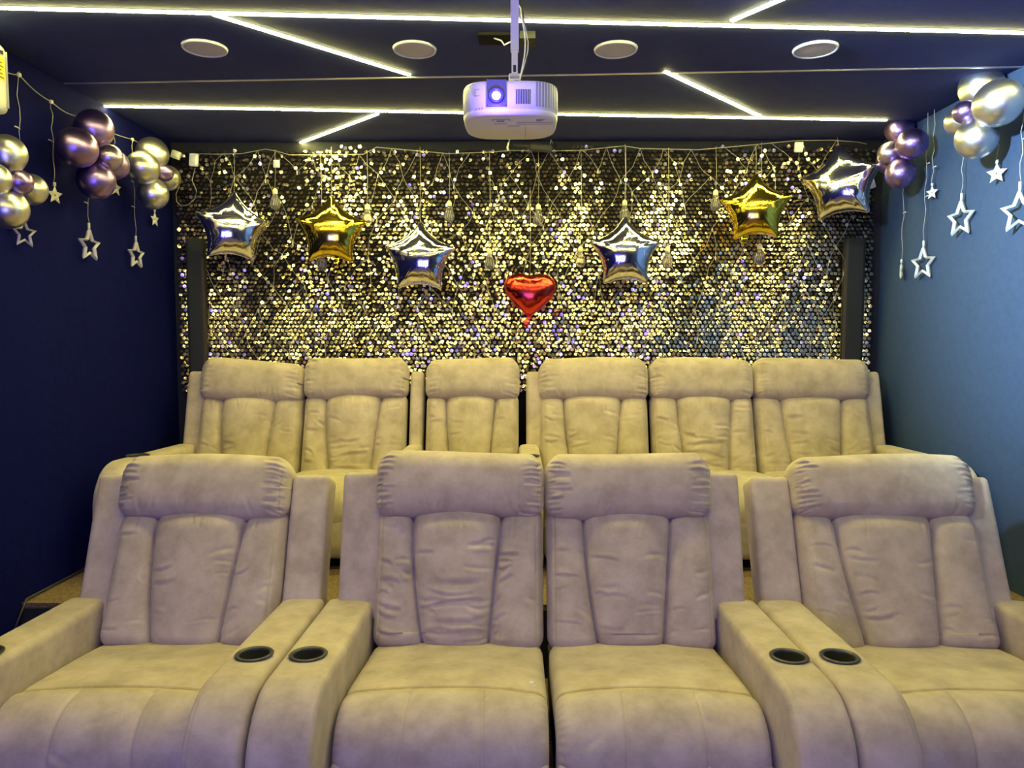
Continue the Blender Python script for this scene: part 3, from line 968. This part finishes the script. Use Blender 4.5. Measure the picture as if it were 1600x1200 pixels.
# small white plastic boxes
for i, (px, py, w_, h_, ro, y, lab) in enumerate([(275, 242, 14, 12, .35, 4.40, 'small white plastic box beside the left corner balloons'), (303, 250, 13, 19, .08, 4.41, 'small white plastic box with a wire at the top left of the sequin wall'),
                                               (1248, 230, 12, 15, .02, 4.41, 'small white plastic box at the top right of the sequin wall'), (1359, 287, 14, 16, -.3, 4.38, 'small tilted white plastic box beside the right corner balloons'),
                                               (432, 256, 9, 11, 0, 4.41, 'small clear plug below the net cable above the leftmost hanging bulb')]):
    c = at_y(px, py, y)
    k = y / F
    t = empty('junction_box', c, lab, 'box', 'small white boxes of the light strings')
    V, Fc = rbox(w_ * k, .022, h_ * k, .004, 6, 4, 6)
    mesh_obj('case', rot_y(V, ro), Fc, M['white'], t)
    V, Fc = rbox(w_ * k * .7, .004, h_ * k * .7, .0015, 3, 2, 3)
    mesh_obj('cover', rot_y(V + np.array((0, -.0115, 0)), ro), Fc, M['white2'], t)
# loose wire loop from the box down at the left
pts = [(305, 262), (300, 282), (307, 297), (305, 310), (294, 320), (283, 322), (276, 315), (275, 303), (280, 292), (279, 281)]
P2_ = np.array([np.array(at_y(px, py, 4.40)) for px, py in pts])
o = mesh_obj('loose_wire', *tube(P2_, .0022, 5), M['cord'], None)
tag(o, 'loose pale wire looping below the left corner white box', 'wire')
# cord lying along the platform edge at the left wall
pts = [(22, 985), (30, 965), (37, 948)]
P2_ = [np.array(at_x(px, py, XL + .012)) for px, py in pts] + [np.array((XL + .012, 3.06, PLAT_Z + .012)), np.array((XL + .012, 3.4, PLAT_Z + .010)), np.array((XL + .012, 3.9, PLAT_Z + .01))]
o = mesh_obj('floor_cord', *tube(np.array(P2_[0:1] + P2_[3:]), .005, 6), M['cord_dark'], None)
tag(o, 'thin dark cord along the carpeted platform edge at the left wall', 'cord')

# ------------------------------------------------------------------ projector on its ceiling pole
YP = 2.40
pc = at_y(797, 152, YP)
pw, ph, pd = .316, .108, .31
pj = empty('projector', (pc.x, YP + pd / 2, pc.z - ph / 2), 'white projector with a glowing blue lens hanging from a white ceiling pole', 'projector')
# plan outline: superellipse
def plan(sx, sy, n=72, e=3.6):
    out = []
    for i in range(n):
        a_ = 2 * PI * i / n
        ca, sa = math.cos(a_), math.sin(a_)
        out.append((sx * math.copysign(abs(ca) ** (2 / e), ca), sy * math.copysign(abs(sa) ** (2 / e), sa)))
    return np.array(out)
layers = [(.93, .0), (.965, .003), (.985, .010), (.99, .016), (.985, .020), (1.0, .021), (1.0, ph - .014), (.995, ph - .006), (.975, ph - .001), (.95, ph)]
V = []; Fc = []; n = 72
for s, z in layers:
    pl = plan(pw / 2 * s, pd / 2 * s)
    V += [(p_[0], p_[1], z) for p_ in pl]
for i in range(len(layers) - 1):
    for j in range(n):
        Fc.append([i * n + j, i * n + (j + 1) % n, (i + 1) * n + (j + 1) % n, (i + 1) * n + j])
Fc.append(list(range(n))[::-1]); Fc.append([(len(layers) - 1) * n + j for j in range(n)])
mesh_obj('body', V, Fc, M['white'], pj)
fx = lambda px: (px - 797) * YP / F
fz = lambda py: (152 - py) * YP / F + ph / 2
def front_y(x): return -pd / 2 * (1 - min(.999, abs(x) / (pw / 2)) ** 3.6) ** (1 / 3.6)
# lens recess (open towards the front)
mb = MB()
x0, x1 = fx(763), fx(790); zb_, zt_ = fz(164), ph + .001
yf = -pd / 2 - .002
mb.add(*box(x0, x1, yf, yf + .006, zb_, zt_)).add(*box(x0 - .003, x0, yf - .004, yf + .01, zb_ - .003, zt_)).add(*box(x1, x1 + .003, yf - .004, yf + .01, zb_ - .003, zt_)).add(*box(x0 - .003, x1 + .003, yf - .004, yf + .01, zb_ - .004, zb_))
lh = mb.build('lens_housing', M['lenshouse'], pj); lh['label'] = 'dark recess around the lens'
lx, lz = fx(776), fz(150)
V, Fc = lathe([(.0245, 0), (.0245, .010), (.021, .012), (.0125, .004), (.012, .001), (.012, 0)], 36)
V = rot_x(V, PI / 2); V += np.array((lx, yf, lz))
lr = mesh_obj('lens_ring', V, Fc, M['lenshouse'], pj)
V, Fc = lathe([(.0115, .001), (.011, .003), (.008, .006), (.004, .0075), (0, .008)], 30)
V = rot_x(V, PI / 2); V += np.array((lx, yf, lz))
mesh_obj('lens', V, Fc, M['lens'], pj)['label'] = 'glowing blue white lens'
# vents on the right
mb = MB()
for k in range(9):
    x = fx(806.5 + k * 2.6); y = front_y(x)
    mb.add(*box(x - .0013, x + .0013, y - .0012, y + .004, fz(162), fz(140)))
mb.build('fine_vent', M['matte_black'], pj)
mb = MB()
for k, px in enumerate((838, 842.5, 847.5, 852, 856.5, 860.5, 864, 867, 869.5)):
    x = min(fx(px), pw / 2 - .006); y = front_y(x)
    hw = .0032 - .00018 * k
    Vb, Fb = box(-hw, hw, -.0012, .006, fz(165), fz(128))
    slope = math.atan2(front_y(x + .001) - front_y(x - .001), .002)
    Vb = rot_z(Vb, slope) + np.array((x, y, 0))
    mb.add(Vb, Fb)
mb.build('side_vent', M['grey'], pj)
# square button outline, feet marks, bottom cover lines
mb = MB()
bx0, bx1, bz0, bz1 = fx(743.5), fx(752.5), fz(148.5), fz(139)
y_ = front_y(fx(748)) - .0008
for q_ in ((bx0, bx1, bz0, bz0 + .001), (bx0, bx1, bz1, bz1 + .001), (bx0, bx0 + .001, bz0, bz1), (bx1, bx1 + .001, bz0, bz1)):
    mb.add(*box(q_[0], q_[1], y_ - .001, y_ + .01, q_[2], q_[3]))
for px in (745.5, 750, 754.5):
    mb.add(*box(fx(px) - .0008, fx(px) + .0008, front_y(fx(px)) - .002, front_y(fx(px)) + .02, .019, .024))
mb.build('button_outline', M['grey'], pj)
mb = MB()
mb.add(*box(-.06, .0, -.105, -.102, -.0012, 0)).add(*box(-.06, -.057, -.105, -.085, -.0012, 0)).add(*box(-.003, 0, -.105, -.085, -.0012, 0)).add(*box(-.045, -.02, -.09, -.082, -.003, 0))
mb.add(*box(-.055, -.012, -.055, -.052, -.0012, 0)).add(*box(-.01, .03, -.03, -.026, -.0012, 0))
mb.add(*box(.02, .14, -.07, -.068, -.0012, 0)).add(*box(.02, .14, -.05, -.048, -.0012, 0)).add(*box(.05, .052, -.02, .12, -.0012, 0))
for k in range(4): mb.add(*box(.085, .115 - .004 * k, -.105 + .006 * k, -.103 + .006 * k, -.0012, 0))
mb.build('bottom_panel_lines', mat('panel_gap', (.35, .35, .38), .6), pj)
# bracket and pole
px0 = (803.5 - 797) * YP / F
V, Fc = rbox(.040, .05, .075, .003, 4, 4, 6); V += np.array((px0, .02, ph + .036))
br = mesh_obj('mount_bracket', V, Fc, M['white'], pj)
mb = MB()
mb.add(*box(px0 - .016, px0 + .016, -.0062, -.005, ph + .055, ph + .064))
V, Fc = lathe([(.005, 0), (.005, .003), (.001, .0035)], 12); mb.add(rot_x(V, PI / 2) + np.array((px0 - .003, -.0055, ph + .032)), Fc)
V, Fc = lathe([(.008, 0), (.008, .003), (.001, .0035)], 12); mb.add(rot_x(V, PI / 2) + np.array((px0, -.0055, ph + .008)), Fc)
mb.add(*box(px0 + .0, px0 + .014, -.0062, -.005, ph + .046, ph + .05))
mb.build('screw', M['grey'], br)
ptop = CEIL - (pc.z - ph / 2)
mb = MB()
mb.add(*box(px0 - .0105, px0 + .0105, .010, .031, ph + .07, ph + .19)).add(*box(px0 - .014, px0 + .014, .006, .035, ph + .155, ptop))
mb.build('pole', M['white'], pj)
mesh_obj('pole_slot', *box(px0 - .005, px0 + .005, .0085, .0101, ph + .082, ph + .105), M['black'], pj, False)
mesh_obj('ceiling_plate', *box(px0 - .05, px0 + .05, -.03, .07, ptop - .006, ptop), M['white'], pj, False)
for k, (dx, amp) in enumerate(((.02, .035), (.024, .045), (.018, .055))):
    pts = [(px0 + .004, .04, ptop - .03)]
    for i in range(1, 13):
        s = i / 13
        pts.append((px0 + dx * (1 - s * .3) + amp * .55 * math.sin(PI * s) ** 2, .045, ptop - .03 - (ptop - ph - .06) * s))
    pts.append((px0 + .012, .05, ph + .01))
    cb_ = mesh_obj('cable', *tube(pts, .0022, 6), M['white'] if k != 1 else M['cord_dark'], pj)

# black socket plate on the ceiling behind the pole, with a wire
a_ = zc(748, 58); b2 = zc(836, 60)
t = empty('ceiling_socket', ((a_.x + b2.x) / 2, a_.y, CEIL), 'black cable box on the ceiling behind the projector pole', 'cable box')
hw = (b2.x - a_.x) / 2
mesh_obj('plate', *box(-hw, hw * .2, -.05, .05, -.012, 0), M['matte_black'], t, False)
mesh_obj('cover', *box(hw * .45, hw, -.06, .03, -.028, 0), M['column'], t, False)
mesh_obj('cable', *tube([(-hw * .45, -.02, -.012), (-.02, -.04, -.03), (-.01, -.05, -.05), (.02, -.06, -.04), (hw * .3, -.06, -.012)], .003, 6), M['white2'], t)
# black adapter hanging at the top of the sequin wall under the projector
c = at_y(845, 231, 4.38)
t = empty('power_adapter', c, 'black power adapter hanging at the top of the sequin wall below the projector', 'adapter')
V, Fc = rbox(.135, .035, .042, .012, 10, 4, 6); mesh_obj('case', rot_y(V, .09), Fc, M['column'], t)
mesh_obj('plug', *tube([(-.066, 0, .006), (-.10, 0, .012), (-.16, 0, .018)], (.010, .007, .003), 8), M['column'], t)
mesh_obj('hook', *tube([(.055, .01, .018), (.06, .01, .05), (.068, .012, .03)], .002, 5), M['white2'], t)
c = at_y(796, 227, 4.40)
o = mesh_obj('cable_tie', *tube([np.array(c) + np.array(d_) for d_ in ((0, 0, .03), (-.006, -.006, .01), (-.012, -.004, -.015), (-.006, 0, -.03))], .006, 6), M['white'], None)
tag(o, 'short white cable tie on the net cable below the projector', 'cable tie')

# ------------------------------------------------------------------ air conditioner on the left wall (only its end shows)
ac = empty('air_conditioner', (XL, 2.35, 2.13), 'white air conditioner with a yellow energy label at the left edge of the photo', 'air conditioner')
yend = at_x(17, 110, XL + .2).y
zt_ = at_x(5, 66, XL + .2).z; zb_ = at_x(5, 178, XL + .2).z
ac.location.z = zb_
Ln = .85; hA = zt_ - zb_
V, Fc = rbox(.20, Ln, hA, .035, 10, 20, 14)
V += np.array((.10, yend - Ln / 2 - 2.35, hA / 2))
mesh_obj('body', V, Fc, mat('conditioner_plastic', (.50, .50, .52), .5), ac)
mesh_obj('air_flap', *box(.06, .19, yend - Ln + .08 - 2.35, yend - .08 - 2.35, -.004, .004), M['white2'], ac, False)
mesh_obj('end_trim', *box(.02, .2005, yend - .022 - 2.35, yend - .018 - 2.35, .03, hA - .03), M['grey'], ac, False)
lb = mesh_obj('energy_label', *box(.2, .2012, yend - .17 - 2.35, yend - .036 - 2.35, hA * .46, hA * .78), M['yellow'], ac, False)
mb = MB()
for k in range(5): mb.add(*box(.2012, .2016, yend - .16 - 2.35, yend - (.042 + .006 * (k % 3)) - 2.35, hA * (.49 + .05 * k), hA * (.505 + .05 * k)))
mb.add(*box(.2, .2016, yend - .17 - 2.35, yend - .04 - 2.35, hA * .82, hA * .87))
mb.build('label_print', M['black'], lb)

# ------------------------------------------------------------------ light objects and world
def spot(name, loc, target, color, energy, size, blend=.8, rad=.1):
    l = bpy.data.lights.new(name, 'SPOT'); l.color = color; l.energy = energy; l.spot_size = size; l.spot_blend = blend; l.shadow_soft_size = rad
    o = bpy.data.objects.new(name, l); COL.objects.link(o); o.location = loc
    o.rotation_euler = (Vector(target) - Vector(loc)).to_track_quat('-Z', 'Y').to_euler()
    return o


# added cool fill spot without a fixture, brightens the upper right wall
spot('wall_fill', (-.6, 1.5, 2.52), (2.2, 2.65, 2.08), (.56, .81, 1.0), 2200, math.radians(56), 1.0, .08)
# stray projector light just before the lens
l = bpy.data.lights.new('lens_spill', 'POINT'); l.color = (.12, .06, 1); l.energy = 3.0; l.shadow_soft_size = .012
o = bpy.data.objects.new('lens_spill', l); COL.objects.link(o); o.location = (pj.location.x + lx, YP - .07, pj.location.z + lz - .03)

w = bpy.data.worlds.new('world'); scene.world = w; w.use_nodes = True
w.node_tree.nodes['Background'].inputs[0].default_value = (.03, .035, .06, 1)
w.node_tree.nodes['Background'].inputs[1].default_value = 0.2

vs = scene.view_settings
vs.view_transform = 'Standard'; vs.look = 'None'; vs.exposure = 0.0; vs.gamma = 1.0; vs.use_curve_mapping = False
try:
    scene.cycles.use_denoising = True
    scene.cycles.max_bounces = 8
except Exception:
    pass
